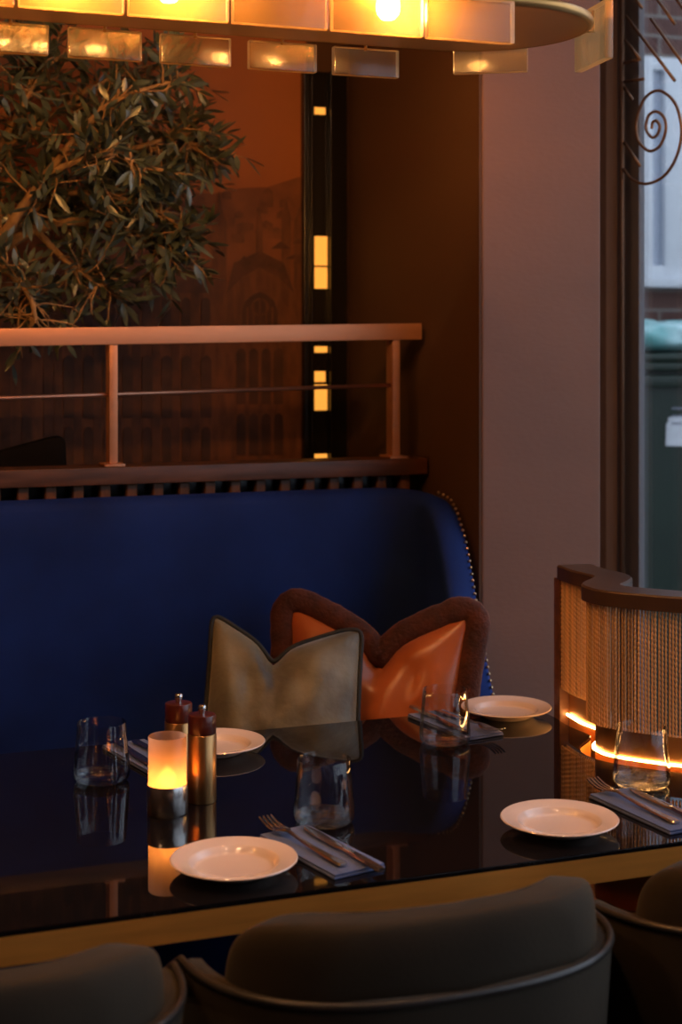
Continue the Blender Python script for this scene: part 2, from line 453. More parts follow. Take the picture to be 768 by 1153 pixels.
for k in range(150):                      # rows of distant houses
    x = rng.uniform(-300, 336); y = rng.uniform(222, 275); w_ = rng.uniform(8, 20); h_ = rng.uniform(5, 13)
    x1 = min(x + w_, 343)
    far.append(px([(x, y), (x, y - h_), ((x + x1) / 2, y - h_ - rng.uniform(0, 5)), (x1, y - h_), (x1, y)]))
sheet('distant_town', far, M['p_far'], .007)
stone = [px([(-500, 560), (-500, 310), (-60, 300), (60, 312), (178, 306), (182, 330), (238, 318), (244, 560)]),
         px([(238, 560), (238, 250), (243, 236), (246, 214), (249, 236), (254, 250), (254, 560)]),
         px([(286, 322), (288, 250), (291, 235), (294, 250), (296, 322)]),
         px([(254, 560), (254, 330), (270, 312), (291, 300), (313, 312), (330, 330), (330, 560)]),
         px([(316, 560), (316, 245), (321, 225), (326, 245), (326, 560)]), px([(330, 560), (330, 250), (336, 232), (343, 250), (343, 560)])]
sheet('church', stone, M['p_stone'], .0085)
roofs = [px([(254, 330), (262, 296), (291, 283), (318, 296), (330, 330), (313, 313), (291, 301), (270, 313)]), px([(182, 306), (205, 288), (232, 300), (238, 330), (182, 330)])]
for x in range(60, 236, 22): roofs.append(px([(x, 560), (x, 318), (x + 9, 312), (x + 9, 560)]))
for x in range(-480, 60, 24): roofs.append(px([(x, 560), (x, 330), (x + 11, 322), (x + 11, 560)]))
for k in range(30):
    x = rng.uniform(-200, 330); y = rng.uniform(262, 300); w_ = rng.uniform(10, 26)
    x1 = min(x + w_, 343)
    roofs.append(px([(x, y), ((x + x1) / 2, y - rng.uniform(6, 12)), (x1, y)]))
sheet('roofs', roofs, M['p_roof'], .010)
arch = []
def lancet(x, y0, y1, w_): 
    return px([(x - w_, y1), (x - w_, y0 + w_ * 1.1), (x - w_ * .8, y0 + w_ * .5), (x - w_ * .4, y0 + w_ * .15), (x, y0), (x + w_ * .4, y0 + w_ * .15), (x + w_ * .8, y0 + w_ * .5), (x + w_, y0 + w_ * 1.1), (x + w_, y1)])
arch.append(lancet(291, 329, 372, 20))
for x in (270, 284, 298, 312): arch.append(lancet(x, 392, 455, 5)); arch.append(lancet(x, 465, 512, 5))
for x in range(72, 236, 22): arch.append(lancet(x + 4.5, 400, 470, 6)); arch.append(lancet(x + 4.5, 480, 530, 5)); arch.append(lancet(x + 4, 335, 375, 5))

sheet('arched_windows', arch, M['p_dark'], .0115)
tr_ = []
for k in range(-2, 3): tr_.append(px([(291 + k * 7 - .8, 372), (291 + k * 7 - .8, 338 + abs(k) * 4), (291 + k * 7 + .8, 338 + abs(k) * 4), (291 + k * 7 + .8, 372)]))
for k in range(12):
    a_, c_ = 2 * PI * k / 12, 2 * PI * (k + 1) / 12
    tr_.append(px([(291 + 10 * math.cos(a_), 346 + 10 * math.sin(a_)), (291 + 10 * math.cos(c_), 346 + 10 * math.sin(c_)), (291 + 8.4 * math.cos(c_), 346 + 8.4 * math.sin(c_)), (291 + 8.4 * math.cos(a_), 346 + 8.4 * math.sin(a_))]))
sheet('tracery', tr_, M['p_stone'], .0125)

mats = [M['p_sky']]; nf = [len(b.faces)]
for me, m in MU:
    b.from_mesh(me); bpy.data.meshes.remove(me)
    b.faces.ensure_lookup_table()
    if m not in mats: mats.append(m)
    for f in b.faces[nf[-1]:]: f.material_index = mats.index(m)
    nf.append(len(b.faces))
bpy.data.objects.remove(mr)
mr = obj('wall_mural', b, mats, None, 0, (0, VB - .001, 0))
tag(mr, 'sepia printed mural of an old town with a gothic church behind the olive tree', 'mural')

# black upright with glowing patches in place of mirrored lamp reflections, right of the mural
s0, s1 = at(345, 300, v=VB - .05).x, at(394, 300, v=VB - .05).x
if s1 > UPL - .012: s1 = UPL - .012
lp = thing('reflection_strip', 'tall black strip beside the mural with glowing amber patches as lamp reflections', 'reflection strip', ((s0 + s1) / 2, VB - .002, 0))
wd = (s1 - s0) / 2
b = BM(); ztop_ = at(360, 80, v=VB - .04).z
box(b, (-wd, -.03, 0), (wd, 0, ztop_), .004)
m0, m1 = at(354, 300, v=VB - .05).x - lp.location.x, at(372, 300, v=VB - .05).x - lp.location.x
box(b, (m0 - .008, -.05, 0), (m0, -.028, ztop_), .002); box(b, (m1, -.05, 0), (m1 + .008, -.028, ztop_), .002)
obj('backing', b, M['black'], lp)
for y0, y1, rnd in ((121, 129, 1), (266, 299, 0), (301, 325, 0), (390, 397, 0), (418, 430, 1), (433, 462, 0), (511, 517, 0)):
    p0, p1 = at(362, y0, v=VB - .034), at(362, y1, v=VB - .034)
    b = BM(); box(b, (m0 + .003, -.0345, p1.z), (m1 - .003 if not rnd else m1 - .008, -.0305, p0.z), .0018); obj('lamp_reflection', b, M['amber'], lp, 0)

# ------------------------------------------------------------------ slatted divider, planter, rail, tree
dv = thing('slatted_divider', 'dark walnut divider with a slatted front and flat top behind the sofa', 'divider', (.4, 3.2, 0))
zt = 1.187; dl, dr = -1.4, UPL - .012 - .4
b = BM(); box(b, (dl, -.04, zt - .037), (dr, .05, zt), .003); obj('top_board', b, M['dark_wood'], dv, 30)
b = BM(); box(b, (dl, .012, 0), (dr, .032, zt - .037)); obj('back_panel', b, M['black'], dv, 0)
b = BM()
x = dl + .02
while x < dr - .03:
    box(b, (x, -.022, .02), (x + .024, .012, zt - .038), .003, 1); x += .0575
obj('slats', b, M['slat_wood'], dv, 30)

pn = thing('planter_box', 'long dark planter trough standing behind the slatted divider', 'planter', (.1, 3.46, 0))
b = BM()
for lo, hi in (((-1.1, -.19, 0), (1.2, -.17, 1.12)), ((-1.1, .17, 0), (1.2, .19, 1.12)), ((-1.1, -.17, 0), (-1.08, .17, 1.12)), ((1.18, -.17, 0), (1.2, .17, 1.12)), ((-1.08, -.17, 0), (1.18, .17, .06))): box(b, lo, hi, .002, 1)
obj('trough', b, M['black'], pn, 30)
b = BM(); box(b, (-1.078, -.168, 1.0), (1.178, .168, 1.09)); obj('soil', b, M['soil'], pn, 0)

RV = 3.20
rl = thing('metal_railing', 'copper-bronze railing with a flat top bar on top of the slatted divider', 'railing', (0, RV, zt))
e0, e1 = at(-300, 374, v=RV), at(478, 364, v=RV)
z0_, z1_ = at(0, 370, v=RV).z, e1.z
ur = min(e1.x, UPL - .02); ul = -.9
def rz_(u): return z0_ + (z1_ - z0_) * (u - at(0, 370, v=RV).x) / (e1.x - at(0, 370, v=RV).x) - zt
b = BM(); th = .037
for v in box(b, (ul, -.025, -th), (ur, .025, 0), .002): v.co.z += rz_(v.co.x)
obj('top_bar', b, M['rail'], rl, 30)
for xp in (128, 446.5, -230):
    u = at(xp, 450, v=RV - .02).x
    b = BM(); box(b, (u - .009, -.02, .006), (u + .009, .02, rz_(u) - th + .001), .0015)
    po = obj('post', b, M['rail'], rl, 30)
    b = BM(); box(b, (u - .022, -.036, .0005), (u + .022, .03, .006), .0012); obj('base_plate', b, M['rail'], po, 30)
b = BM(); ca, cb = at(0, 448, v=RV), at(440, 433.5, v=RV)
sl = (cb.z - ca.z) / (cb.x - ca.x)
tube(b, [Vector((ul, -.004, ca.z - zt + sl * (ul - ca.x))), Vector((at(446.5, 433, v=RV).x, -.004, cb.z - zt))], .0045, 10); obj('cable', b, M['cable'], rl, 180)

# olive tree
tx = thing('olive_tree', 'leafy olive tree spreading over the railing in front of the mural', 'tree', (at(-62, 400, v=3.46).x, 3.46, 1.09))
T0 = Vector(tx.location)
trunk = BM(); leaves = BM(); rt = random.Random(11)
def P3(x, y, v): return at(x, y, v=v) - T0
base = Vector((0, 0, .001)); fork = P3(-30, 300, 3.44)
tube(trunk, catmull([base, base.lerp(fork, .5) + Vector((-.02, .01, 0)), fork], 8), [.035 - .010 * i / 16 for i in range(17)], 10)
limbs = [[(-30, 300, 3.44), (10, 262, 3.42), (60, 218, 3.40), (110, 175, 3.38), (170, 130, 3.35)],
         [(-30, 300, 3.44), (-18, 240, 3.44), (0, 170, 3.44), (30, 110, 3.42), (60, 60, 3.4)],
         [(-30, 300, 3.44), (40, 258, 3.40), (100, 250, 3.36), (150, 262, 3.33), (190, 290, 3.3)],
         [(-30, 300, 3.44), (0, 270, 3.36), (50, 200, 3.28), (120, 120, 3.24), (200, 90, 3.22)],
         [(10, 262, 3.42), (70, 240, 3.44), (140, 210, 3.46), (200, 190, 3.46)],
         [(-30, 300, 3.44), (0, 300, 3.36), (25, 320, 3.30), (36, 340, 3.27), (40, 362, 3.25)],
         [(-30, 300, 3.44), (-80, 240, 3.42), (-120, 170, 3.4), (-150, 110, 3.38)],
         [(60, 218, 3.40), (120, 220, 3.34), (180, 240, 3.30), (205, 262, 3.28)],
         [(0, 170, 3.44), (60, 130, 3.48), (120, 90, 3.5), (190, 75, 3.5)],
         [(-30, 300, 3.44), (-60, 320, 3.4), (-110, 330, 3.36), (-150, 300, 3.34)],
         [(110, 175, 3.38), (160, 165, 3.34), (205, 150, 3.32), (215, 165, 3.31)],
         [(40, 258, 3.40), (70, 290, 3.36), (95, 310, 3.33), (120, 322, 3.31)],
         [(50, 200, 3.28), (90, 180, 3.22), (130, 175, 3.2), (165, 190, 3.2)],
         [(0, 170, 3.44), (-30, 110, 3.36), (-10, 70, 3.3), (30, 30, 3.28)]]
def leaf(bm, p, d, up, L, W):
    d = d.normalized(); s = d.cross(up)
    if s.length < .05: s = d.cross(Vector((1, 0, 0)))
    s.normalize(); n_ = s.cross(d)
    curl = rt.uniform(-.15, .25)
    prof = [(0, .12), (.2, .7), (.45, 1), (.7, .78), (.9, .36), (1, 0.03)]
    rows = []
    for t, w in prof:
        c = p + d * (L * t) - n_ * (L * curl * t * t)
        rows.append((bm.verts.new(c + s * (W * w)), bm.verts.new(c - n_ * (W * .18 * w)), bm.verts.new(c - s * (W * w))))
    for a, c in zip(rows, rows[1:]):
        bm.faces.new((a[0], a[1], c[1], c[0])); bm.faces.new((a[1], a[2], c[2], c[1]))
def twig(p, d, L, depth):
    pts = [p]; q = p.copy(); dd = d.normalized()
    n_ = 6
    for i in range(n_):
        dd = (dd + Vector((rt.gauss(0, .18), rt.gauss(0, .16), rt.gauss(-.03, .16)))).normalized()
        q = q + dd * (L / n_)
        q.y = min(q.y, VB - .06 - T0.y)
        if q.z + T0.z < 1.56: q.y = max(q.y, 3.30 - T0.y)
        pts.append(q.copy())
    tube(trunk, pts, [.0030 * (1 - .75 * i / n_) for i in range(n_ + 1)], 5)
    for i in range(1, n_ + 1):
        for sgn in (-1, 1):
            if rt.random() < .86:
                t = pts[i] - pts[i - 1]
                side = t.cross(Vector((rt.gauss(0, 1), rt.gauss(0, 1), rt.gauss(0, 1)))).normalized()
                ld = t.normalized() * rt.uniform(.3, .9) + side * rt.uniform(.4, .9)
                tip = pts[i] + ld.normalized() * .05
                if tip.y + T0.y > VB - .03: ld.y = -abs(ld.y)
                if tip.z + T0.z < 1.54 and tip.y + T0.y < 3.30: continue
                leaf(leaves, pts[i], ld, Vector((rt.gauss(0, .6), rt.gauss(0, .6), 1)), rt.uniform(.034, .060), rt.uniform(.0052, .0080))
for li, lm in enumerate(limbs):
    pts = catmull([P3(*q) for q in lm], 7)
    r0 = .016 if lm[0][0] < 0 else .009
    tube(trunk, pts, [r0 * (1 - .82 * i / (len(pts) - 1)) for i in range(len(pts))], 8)
    for i in range(5, len(pts)):
        frac = i / len(pts)
        for k in range(2 if frac > .35 else (1 if i % 2 else 0)):
            t = pts[i] - pts[i - 1]
            d = t.normalized() * .6 + Vector((rt.gauss(0, .7), rt.gauss(0, .45), rt.gauss(0, .7)))
            twig(pts[i], d, rt.uniform(.06, .14), 0)
obj('trunk', trunk, M['bark'], tx, 180); obj('foliage', leaves, M['leaf'], tx, 180)

# black cushion leaning in the planter, left edge of the photograph
cu = BM()
c0, c1, c2 = at(-40, 520, v=3.33), at(76, 488, v=3.33), at(78, 524, v=3.33)
def cwedge(x, y, z):
    t = (x + 1) / 2
    zb = 1.0905; ztop2 = zb + (c0.z - zb) * (1 - t) * 1.0 + (c1.z - zb) * t
    return Vector((c0.x + (c1.x - c0.x) * t, 3.36 + y * .045 * (1 - .5 * abs(z)), zb + (ztop2 - zb) * (z + 1) / 2))
superq(cu, cwedge, .25, .35, 40, 20)
tag(obj('cushion', cu, M['black_felt'], None, 60), 'black slanting cushion low behind the railing at the far left', 'cushion')

# small uplighter at the foot of the tree
ul_ = thing('uplighter', 'small spotlight in the planter shining up the olive trunk', 'lamp', (at(-120, 400, v=3.34).x, 3.37, 1.09))
b = BM(); lathe(b, [(0, 0), (.022, 0), (.026, .01), (.026, .05), (.023, .055), (.020, .05), (0, .048)], 20); obj('housing', b, M['black'], ul_)
b = BM(); lathe(b, [(0, .0495), (.0195, .0495), (.0195, .052), (0, .052)], 20); obj('lens', b, emit('uplight_glow', (1, .45, .1), 90), ul_)

# ------------------------------------------------------------------ sofa
sf = thing('sofa', 'long navy blue velvet sofa with a high curved back and studded wing', 'sofa', (.4, 3.0, 0))
SV, SU = 3.075, 1.30
plan = [Vector((-.75 + i * .1, SV, 0)) for i in range(18)]
rc = .10
plan = [p for p in plan if p.x < SU - rc - .02]
for k in range(13):
    a_ = PI / 2 * (1 - k / 12); plan.append(Vector((SU - rc + rc * math.cos(a_), SV - rc + rc * math.sin(a_), 0)))
for k in range(1, 19): plan.append(Vector((SU, SV - rc - k * .0185, 0)))
tv = [(2.60, .50), (2.70, .605), (2.783, .735), (2.817, .806), (2.868, .925), (2.89, .985), (2.921, 1.045), (2.955, 1.088), (2.99, 1.115), (3.03, 1.128), (3.08, 1.132)]
def ztop_f(p):
    if p.x < 1.0: return 1.132
    v = p.y
    for (a_, za), (c_, zc) in zip(tv, tv[1:]):
        if v <= c_: return za + (zc - za) * max(0, (v - a_)) / (c_ - a_)
    return 1.132
b = BM(); NZ = 14
rows_i, rows_o = [], []
TH = .066
for i, p in enumerate(plan):
    t = plan[min(i + 1, len(plan) - 1)] - plan[max(i - 1, 0)]; t.normalize()
    out = Vector((-t.y, t.x, 0))              # away from the seat
    zt_ = ztop_f(p) - .004
    col = []
    prof = [(0, .30 + (zt_ - .022 - .30) * k / NZ) for k in range(NZ + 1)]
    prof += [(.006, zt_ - .008), (.018, zt_ - .001), (TH / 2, zt_ + .002), (TH - .012, zt_ - .003), (TH - .003, zt_ - .012)]
    prof += [(TH, zt_ - .03), (TH, .12), (0, .12)]
    col = [b.verts.new((p.x + out.x * o - .4, p.y + out.y * o - 3.0, z)) for o, z in prof]
    rows_i.append(col)
k = len(rows_i[0])
for a_, c_ in zip(rows_i, rows_i[1:]):
    for j in range(k): b.faces.new((a_[j], a_[(j + 1) % k], c_[(j + 1) % k], c_[j]))
b.faces.new(rows_i[0][::-1]); b.faces.new(rows_i[-1])
obj('backrest', b, M['blue'], sf, 50)
b = BM()
nails = []
cur = [p for p in plan if p.x > SU - .02]
path3 = [Vector((p.x + TH - .006, p.y, ztop_f(p) - .004)) for p in cur]
path3 = resample(catmull(path3, 6), .0140)
for p in path3:
    r = bmesh.ops.create_icosphere(b, subdivisions=2, radius=.0034)
    bmesh.ops.translate(b, verts=r['verts'], vec=p - Vector((.4, 3.0, 0)))
obj('nailhead_trim', b, mat('nailhead_brass', (.55, .38, .22), .3, metal=1), sf, 180)
b = BM(); superq(b, lambda x, y, z: Vector((-.42 + x * .695, -.245 + y * .31, .385 + z * .085)) + Vector((.02 if 0 else 0, 0, .012 * (1 - x * x) * (1 - y * y) if z > 0 else 0)), .18, .12, 96, 24)
for v in b.verts: v.co.x += .615
obj('seat', b, M['blue'], sf, 180)
b = BM(); box(b, (-1.14, -.52, .12), (.885, .06, .30), .015); obj('base', b, M['blue'], sf)
for lx_, ly_ in ((-1.05, -.45), (-1.05, .0), (.8, -.45), (.8, .0), (-.1, -.45), (-.1, 0)):
    b = BM(); lathe(b, [(0, 0), (.018, 0), (.026, .12), (0, .12)], 16, (lx_, ly_, 0)); obj('leg', b, M['chair_leg'], sf)

# ------------------------------------------------------------------ cushions on the sofa
def pillow(name, TL, TR, BL, BR, T, chop, label, m, trim, trim_m, trim_r, trim_flat, trim_name, center_s=0.0, wrinkle=.006, seed=0, pinch=.05):
    O = (BL + BR) / 2
    root = thing(name, label, 'cushion', O)
    nrm = ((TR - TL).cross(BL - TL)).normalized()
    if nrm.y > 0: nrm = -nrm                    # faces the table
    W = (TR - TL).length
    down = ((BL + BR) / 2 - (TL + TR) / 2).normalized()
    def surf(s, t, side):
        es, et = abs(s), abs(t)
        ss = s * (1 - pinch * (1 - t * t)); tt = t * (1 - pinch * (1 - s * s))
        p = TL.lerp(TR, (ss + 1) / 2).lerp(BL.lerp(BR, (ss + 1) / 2), (1 - tt) / 2)
        q = (t + 1) / 2
        wv = max(0, 1 - abs(s - center_s) / 1.0)
        dip = chop * (.72 * wv ** 1.25 + .28 * math.exp(-((s - center_s) / .16) ** 2)) * q ** 1.8
        p = p + down * dip
        h = T * (max(0, 1 - es ** 2.6) * max(0, 1 - et ** 2.6)) ** .55
        h *= 1 - .5 * math.exp(-((s - center_s) / .2) ** 2) * q ** 2
        wr = wrinkle * noise.noise(Vector((s * 3.2 + seed, t * 2.4, side * 3))) * (1 - es ** 4) * (1 - et ** 4)
        fold = wrinkle * .9 * math.sin((s - center_s) * 9 + t * 3) * math.exp(-((s - center_s) / .5) ** 2) * q * (1 - et ** 4) * (1 - es ** 6)
        return p + nrm * side * (h + wr + fold) - O
    bm = BM(); n_ = 40
    G = {}
    for side in (1, -1):
        for i in range(n_ + 1):
            for j in range(n_ + 1):
                edge = i in (0, n_) or j in (0, n_)
                if side == -1 and edge: G[side, i, j] = G[1, i, j]; continue
                s = math.sin((i / n_ - .5) * PI) ; t = math.sin((j / n_ - .5) * PI)
                G[side, i, j] = bm.verts.new(surf(s, t, side))
        for i in range(n_):
            for j in range(n_):
                bm.faces.new((G[side, i, j], G[side, i + 1, j], G[side, i + 1, j + 1], G[side, i, j + 1]))
    obj('cover', bm, m, root, 180)
    # rim trim
    per = []
    K = 44
    for k in range(K): per.append((-1 + 2 * k / K, 1))
    for k in range(K): per.append((1, 1 - 2 * k / K))
    for k in range(K): per.append((1 - 2 * k / K, -1))
    for k in range(K): per.append((-1, -1 + 2 * k / K))
    pts = [surf(s, t, 0) for s, t in per]
    cen = sum(pts, Vector()) / len(pts)
    rim = []
    for i, p in enumerate(pts):
        tg = pts[(i + 2) % len(pts)] - pts[i - 2]; o_ = tg.cross(nrm).normalized()
        if o_.dot(p - cen) < 0: o_ = -o_
        rim.append(p + o_ * trim_r * .75)
    for _ in range(3): rim = [(rim[i - 1] + rim[i] * 2 + rim[(i + 1) % len(rim)]) / 4 for i in range(len(rim))]
    bm = BM(); N_ = len(rim); S = 12; rings = []
    for i, p in enumerate(rim):
        tg = (rim[(i + 1) % N_] - rim[i - 1]).normalized(); a_ = tg.cross(nrm).normalized()
        j_ = 1 + (.10 * noise.noise(Vector((i * .45, seed, 0))) if trim_r > .01 else 0)
        rings.append([bm.verts.new(p + (a_ * math.cos(2 * PI * k / S) + nrm * math.sin(2 * PI * k / S) * trim_flat) * trim_r * j_) for k in range(S)])
    for i in range(N_):
        A, B = rings[i], rings[(i + 1) % N_]
        for k in range(S): bm.faces.new((A[k], A[(k + 1) % S], B[(k + 1) % S], B[k]))
    obj(trim_name, bm, trim_m, root, 180)
    return root
pillow('throw_cushion', at(241, 690, v=2.90), at(406, 711, v=2.80), uz(212, .50, 2.72), uz(404, .50, 2.66), .066, .079,
       'olive green velvet cushion with dark piped edges, dented on top', M['olive'], 1, M['piping'], .0050, 1, 'piping', center_s=-.16, seed=1, wrinkle=.012)
pillow('throw_cushion', at(327, 684, v=2.97), at(530, 692, v=2.77), uz(322, .53, 2.88), Vector((1.225, 2.71, .53)), .06, .11,
       'rust orange satin cushion with a thick dark velvet border, behind the olive one', M['rust'], 1, M['rust_border'], .026, .62, 'border', center_s=.04, wrinkle=.013, seed=5)

# ------------------------------------------------------------------ chain screen at the window end
ledp = [at(x, y, z=.757) for x, y in ((640, 803), (655, 812), (677, 826), (670, 838), (675, 844), (695, 850), (768, 860))]
ledp[2] = ledp[2] + Vector((.012, .004, 0))
ledp = [Vector((p.x + .008, p.y, 0)) for p in ledp] + [Vector((1.50, 2.055, 0)), Vector((1.64, 2.0, 0)), Vector((1.80, 1.985, 0))]
SPATH = resample(catmull(ledp, 14), .008)
SO = Vector((1.45, 2.25, 0))
scn = thing('chain_screen', 'wavy bronze screen of hanging chains with a lit base beside the window', 'screen', SO)
loc_path = [p - SO for p in SPATH]
def offs(path, d):
    out = []
    for i, p in enumerate(path):
        t = path[min(i + 2, len(path) - 1)] - path[max(i - 2, 0)]; t.z = 0; t.normalize(); out.append(p + Vector((t.y, -t.x, 0)) * d)
    return out
ZR = 1.035
b = BM(); sweep(b, loc_path, [(.030, ZR - .026), (.030, ZR - .003), (.027, ZR), (-.036, ZR), (-.039, ZR - .003), (-.039, ZR - .026)]); obj('top_rail', b, M['screen_rail'], scn, 40)
# beaded chains
b = BM()
near = resample(offs(loc_path, .020), .0058)
Z0, Z1 = .803, ZR - .027
nb = 24
rc_ = random.Random(2)
for k, p in enumerate(near):
    prev = None
    jx = rc_.uniform(-.0006, .0006); rr = .00255 * rc_.uniform(.85, 1.12)
    for j in range(nb * 4 + 1):
        z = Z0 + (Z1 - Z0) * j / (nb * 4)
        r = rr * (.55 + .5 * abs(math.sin(PI * (j / 4 + k * .21))))
        ring = [b.verts.new((p.x + jx + r * math.cos(a_), p.y + r * math.sin(a_), z)) for a_ in (0, PI / 2, PI, 3 * PI / 2)]
        if prev:
            for q in range(4): b.faces.new((prev[q], prev[(q + 1) % 4], ring[(q + 1) % 4], ring[q]))
        prev = ring
ch = obj('chain_curtain', b, M['chain'], scn, 180); ch['kind'] = 'stuff'
# woven backing of finer chain a little behind, so the curtain reads dense
b = BM(); far_ = resample(offs(loc_path, .010), .0058)
for k, p in enumerate(far_):
    tube(b, [Vector((p.x, p.y, Z0)), Vector((p.x, p.y, Z1))], .0017, 4, cap=False)
cb_ = obj('inner_chain_curtain', b, M['chain'], scn, 180); cb_['kind'] = 'stuff'
p0 = loc_path[0]
b = BM(); box(b, (p0.x - .024, p0.y + .004, 0), (p0.x + .034, p0.y + .028, ZR - .0265), .003); obj('end_post', b, M['dark_wood'], scn, 30)
b = BM(); sweep(b, loc_path, [(.006, .50), (.006, .800), (-.006, .800), (-.006, .50)]); obj('base_panel', b, M['brass_dark'], scn, 40)
b = BM(); tube(b, [p + Vector((0, 0, .7545)) for p in offs(loc_path, .0098)], .0022, 8); obj('led_strip', b, M['led'], scn, 180)
b = BM(); poly = [(p.x, p.y) for p in offs(loc_path, .05)[::3]] + [(.36, -.25), (.36, .28)]
prism(b, poly, 0, .50); obj('wooden_ledge', b, M['slat_wood'], scn, 30)

# ------------------------------------------------------------------ dining table
TVF, TVB, TUL, ZT = 1.822, 2.613, -.45, .75
tb = thing('dining_table', 'long black glossy dining table with a brushed brass edge', 'table', (.55, 2.22, 0))
cop = [p + SO for p in offs(loc_path, .034)]
cop = [p for p in cop if TVF < p.y < 2.60 and p.x < 1.76]
cop = cop[::2]
end = [(1.76, cop[-1].y)] if cop[-1].x < 1.76 else []
outline = [(TUL, TVF), (1.76, TVF)] + [(p.x, p.y) for p in reversed(cop)] + [(cop[0].x, TVB), (TUL, TVB)]
ol = [(x - .55, y - 2.22) for x, y in outline]
b = BM(); prism(b, ol, ZT - .006, ZT)
bmesh.ops.bevel(b, geom=[e for e in b.edges if all(abs(v.co.z - ZT) < 1e-5 for v in e.verts)], offset=.0012, segments=2, affect='EDGES')
obj('tabletop', b, M['table_black'], tb, 30)
def inset_poly(q, d):
    n_ = len(q); out = []
    for i in range(n_):
        a_, c_, e_ = Vector(q[i - 1]), Vector(q[i]), Vector(q[(i + 1) % n_])
        t1 = (c_ - a_).normalized(); t2 = (e_ - c_).normalized()
        n1 = Vector((-t1.y, t1.x)); n2 = Vector((-t2.y, t2.x)); m_ = n1 + n2
        m_ = m_ / max(.35, m_.dot(n1))
        out.append(tuple(c_ + m_ * d))
    return out
inn = inset_poly(ol, .02)
b = BM(); zA, zB = ZT - .042, ZT - .0065
Ao = [b.verts.new((x, y, zA)) for x, y in ol]; Bo = [b.verts.new((x, y, zB)) for x, y in ol]
Ai = [b.verts.new((x, y, zA)) for x, y in inn]; Bi = [b.verts.new((x, y, zB)) for x, y in inn]
n_ = len(ol)
for i in range(n_):
    j = (i + 1) % n_
    b.faces.new((Ao[i], Ao[j], Bo[j], Bo[i])); b.faces.new((Ai[j], Ai[i], Bi[i], Bi[j])); b.faces.new((Bo[i], Bo[j], Bi[j], Bi[i])); b.faces.new((Ao[j], Ao[i], Ai[i], Ai[j]))
obj('brass_edge', b, M['edge'], tb, 30)
b = BM(); prism(b, inset_poly(ol, .021), ZT - .036, ZT - .0068); obj('under_board', b, M['black'], tb, 0)
for lx_ in (-.55, .35):
    b = BM(); box(b, (lx_ - .04, -.04, .02), (lx_ + .04, .04, ZT - .036), .004); po = obj('leg', b, M['black'], tb, 30)
    b = BM(); box(b, (lx_ - .2, -.15, 0), (lx_ + .2, .25, .02), .006); obj('foot_plate', b, M['black'], po, 30)

# ------------------------------------------------------------------ table ware
def flat(x, y, z): return Vector((x, y, z))
P = [(.0, .0), (.046, .0), (.049, .002), (.054, .0055), (.0615, .0115), (.0835, .0160), (.0848, .0178), (.0835, .0190), (.0622, .0150), (.0590, .0138), (.0550, .0080), (.0525, .0058), (.048, .0050), (0, .0048)]
def plate(loc, label):
    b = BM(); lathe(b, P, 72)
    o = obj('side_plate', b, M['plate'], None, 50, loc); return tag(o, label, 'plate', 'side plates on the table')
def zz(p, z=ZT): return Vector((p.x, p.y, z + .0004))
pl_ = plate(zz(at(263.5, 966, z=ZT + .018)), 'small cream plate nearest the camera, left of the front napkin')
def copy1(o, loc, label, rz=0):
    c = o.copy(); COL.objects.link(c); c.location = loc; c['label'] = label; c.rotation_euler.z = rz; return c
copy1(pl_, zz(at(630, 920.5, z=ZT + .018)), 'small cream plate by the brass edge at the right, below the lit screen')
copy1(pl_, zz(at(570, 795.5, z=ZT + .018)), 'small cream plate at the back beside the rust cushion')
copy1(pl_, zz(at(243, 834.5, z=ZT + .018)), 'small cream plate half hidden behind the pepper mills')

GP = [(0, .0088), (.030, .0095), (.0385, .0118), (.0434, .0140), (.0436, .022), (.0422, .040), (.0402, .064), (.0380, .092), (.0385, .0935), (.0391, .092),
      (.0412, .064), (.0432, .040), (.0447, .022), (.0449, .013), (.0436, .0058), (.0395, .0012)]
b = BM(); lathe(b, GP, 64)
gl = tag(obj('water_glass', b, M['thin_glass'], None, 60, zz(at(365, 926, z=ZT))), 'clear stemless glass at the middle front, beyond the near napkin', 'glass', 'glasses on the table')
b = BM(); lathe(b, [(0, 0), (.030, 0), (.0390, .0012), (.0430, .0056), (.0442, .0126), (.0432, .0130), (.0382, .0112), (.030, .0088), (0, .0080)], 64); obj('base', b, M['glass_base'], gl, 60)
def copyg(o, loc, label):
    c = copy1(o, loc, label)
    for ch_ in o.children:
        d_ = ch_.copy(); COL.objects.link(d_); d_.parent = c
copyg(gl, zz(at(114.5, 879, z=ZT)), 'clear stemless glass left of the candle')
copyg(gl, zz(at(501, 836, z=ZT)), 'clear stemless glass at the back, before the rust cushion')
copyg(gl, zz(at(722.5, 884, z=ZT)), 'clear stemless glass at the right, before the lit chain screen')

# candle
cp = zz(at(188.5, 915, z=ZT))
cd = thing('candle_holder', 'glowing frosted amber candle lantern in a steel cup', 'candle', cp)
b = BM(); lathe(b, [(0, 0), (.029, 0), (.0305, .002), (.0305, .042), (.0298, .0435), (.0288, .042), (.0288, .004), (0, .004)], 48); obj('cup', b, M['steel'], cd, 50)
b = BM(); lathe(b, [(.0284, .0045), (.0284, .113), (.0276, .1145), (.0268, .113), (.0268, .0045)], 48, close=True); obj('frosted_shade', b, M['frost'], cd, 60)
b = BM(); lathe(b, [(0, .0045), (.019, .0045), (.019, .034), (.017, .036), (0, .034)], 32); cn = obj('tea_light', b, M['wax'], cd, 60)
b = BM(); lathe(b, [(0, .0345), (.008, .038), (.0122, .046), (.0122, .053), (.009, .061), (.004, .067), (0, .070)], 24); obj('flame', b, M['flame'], cn, 180)

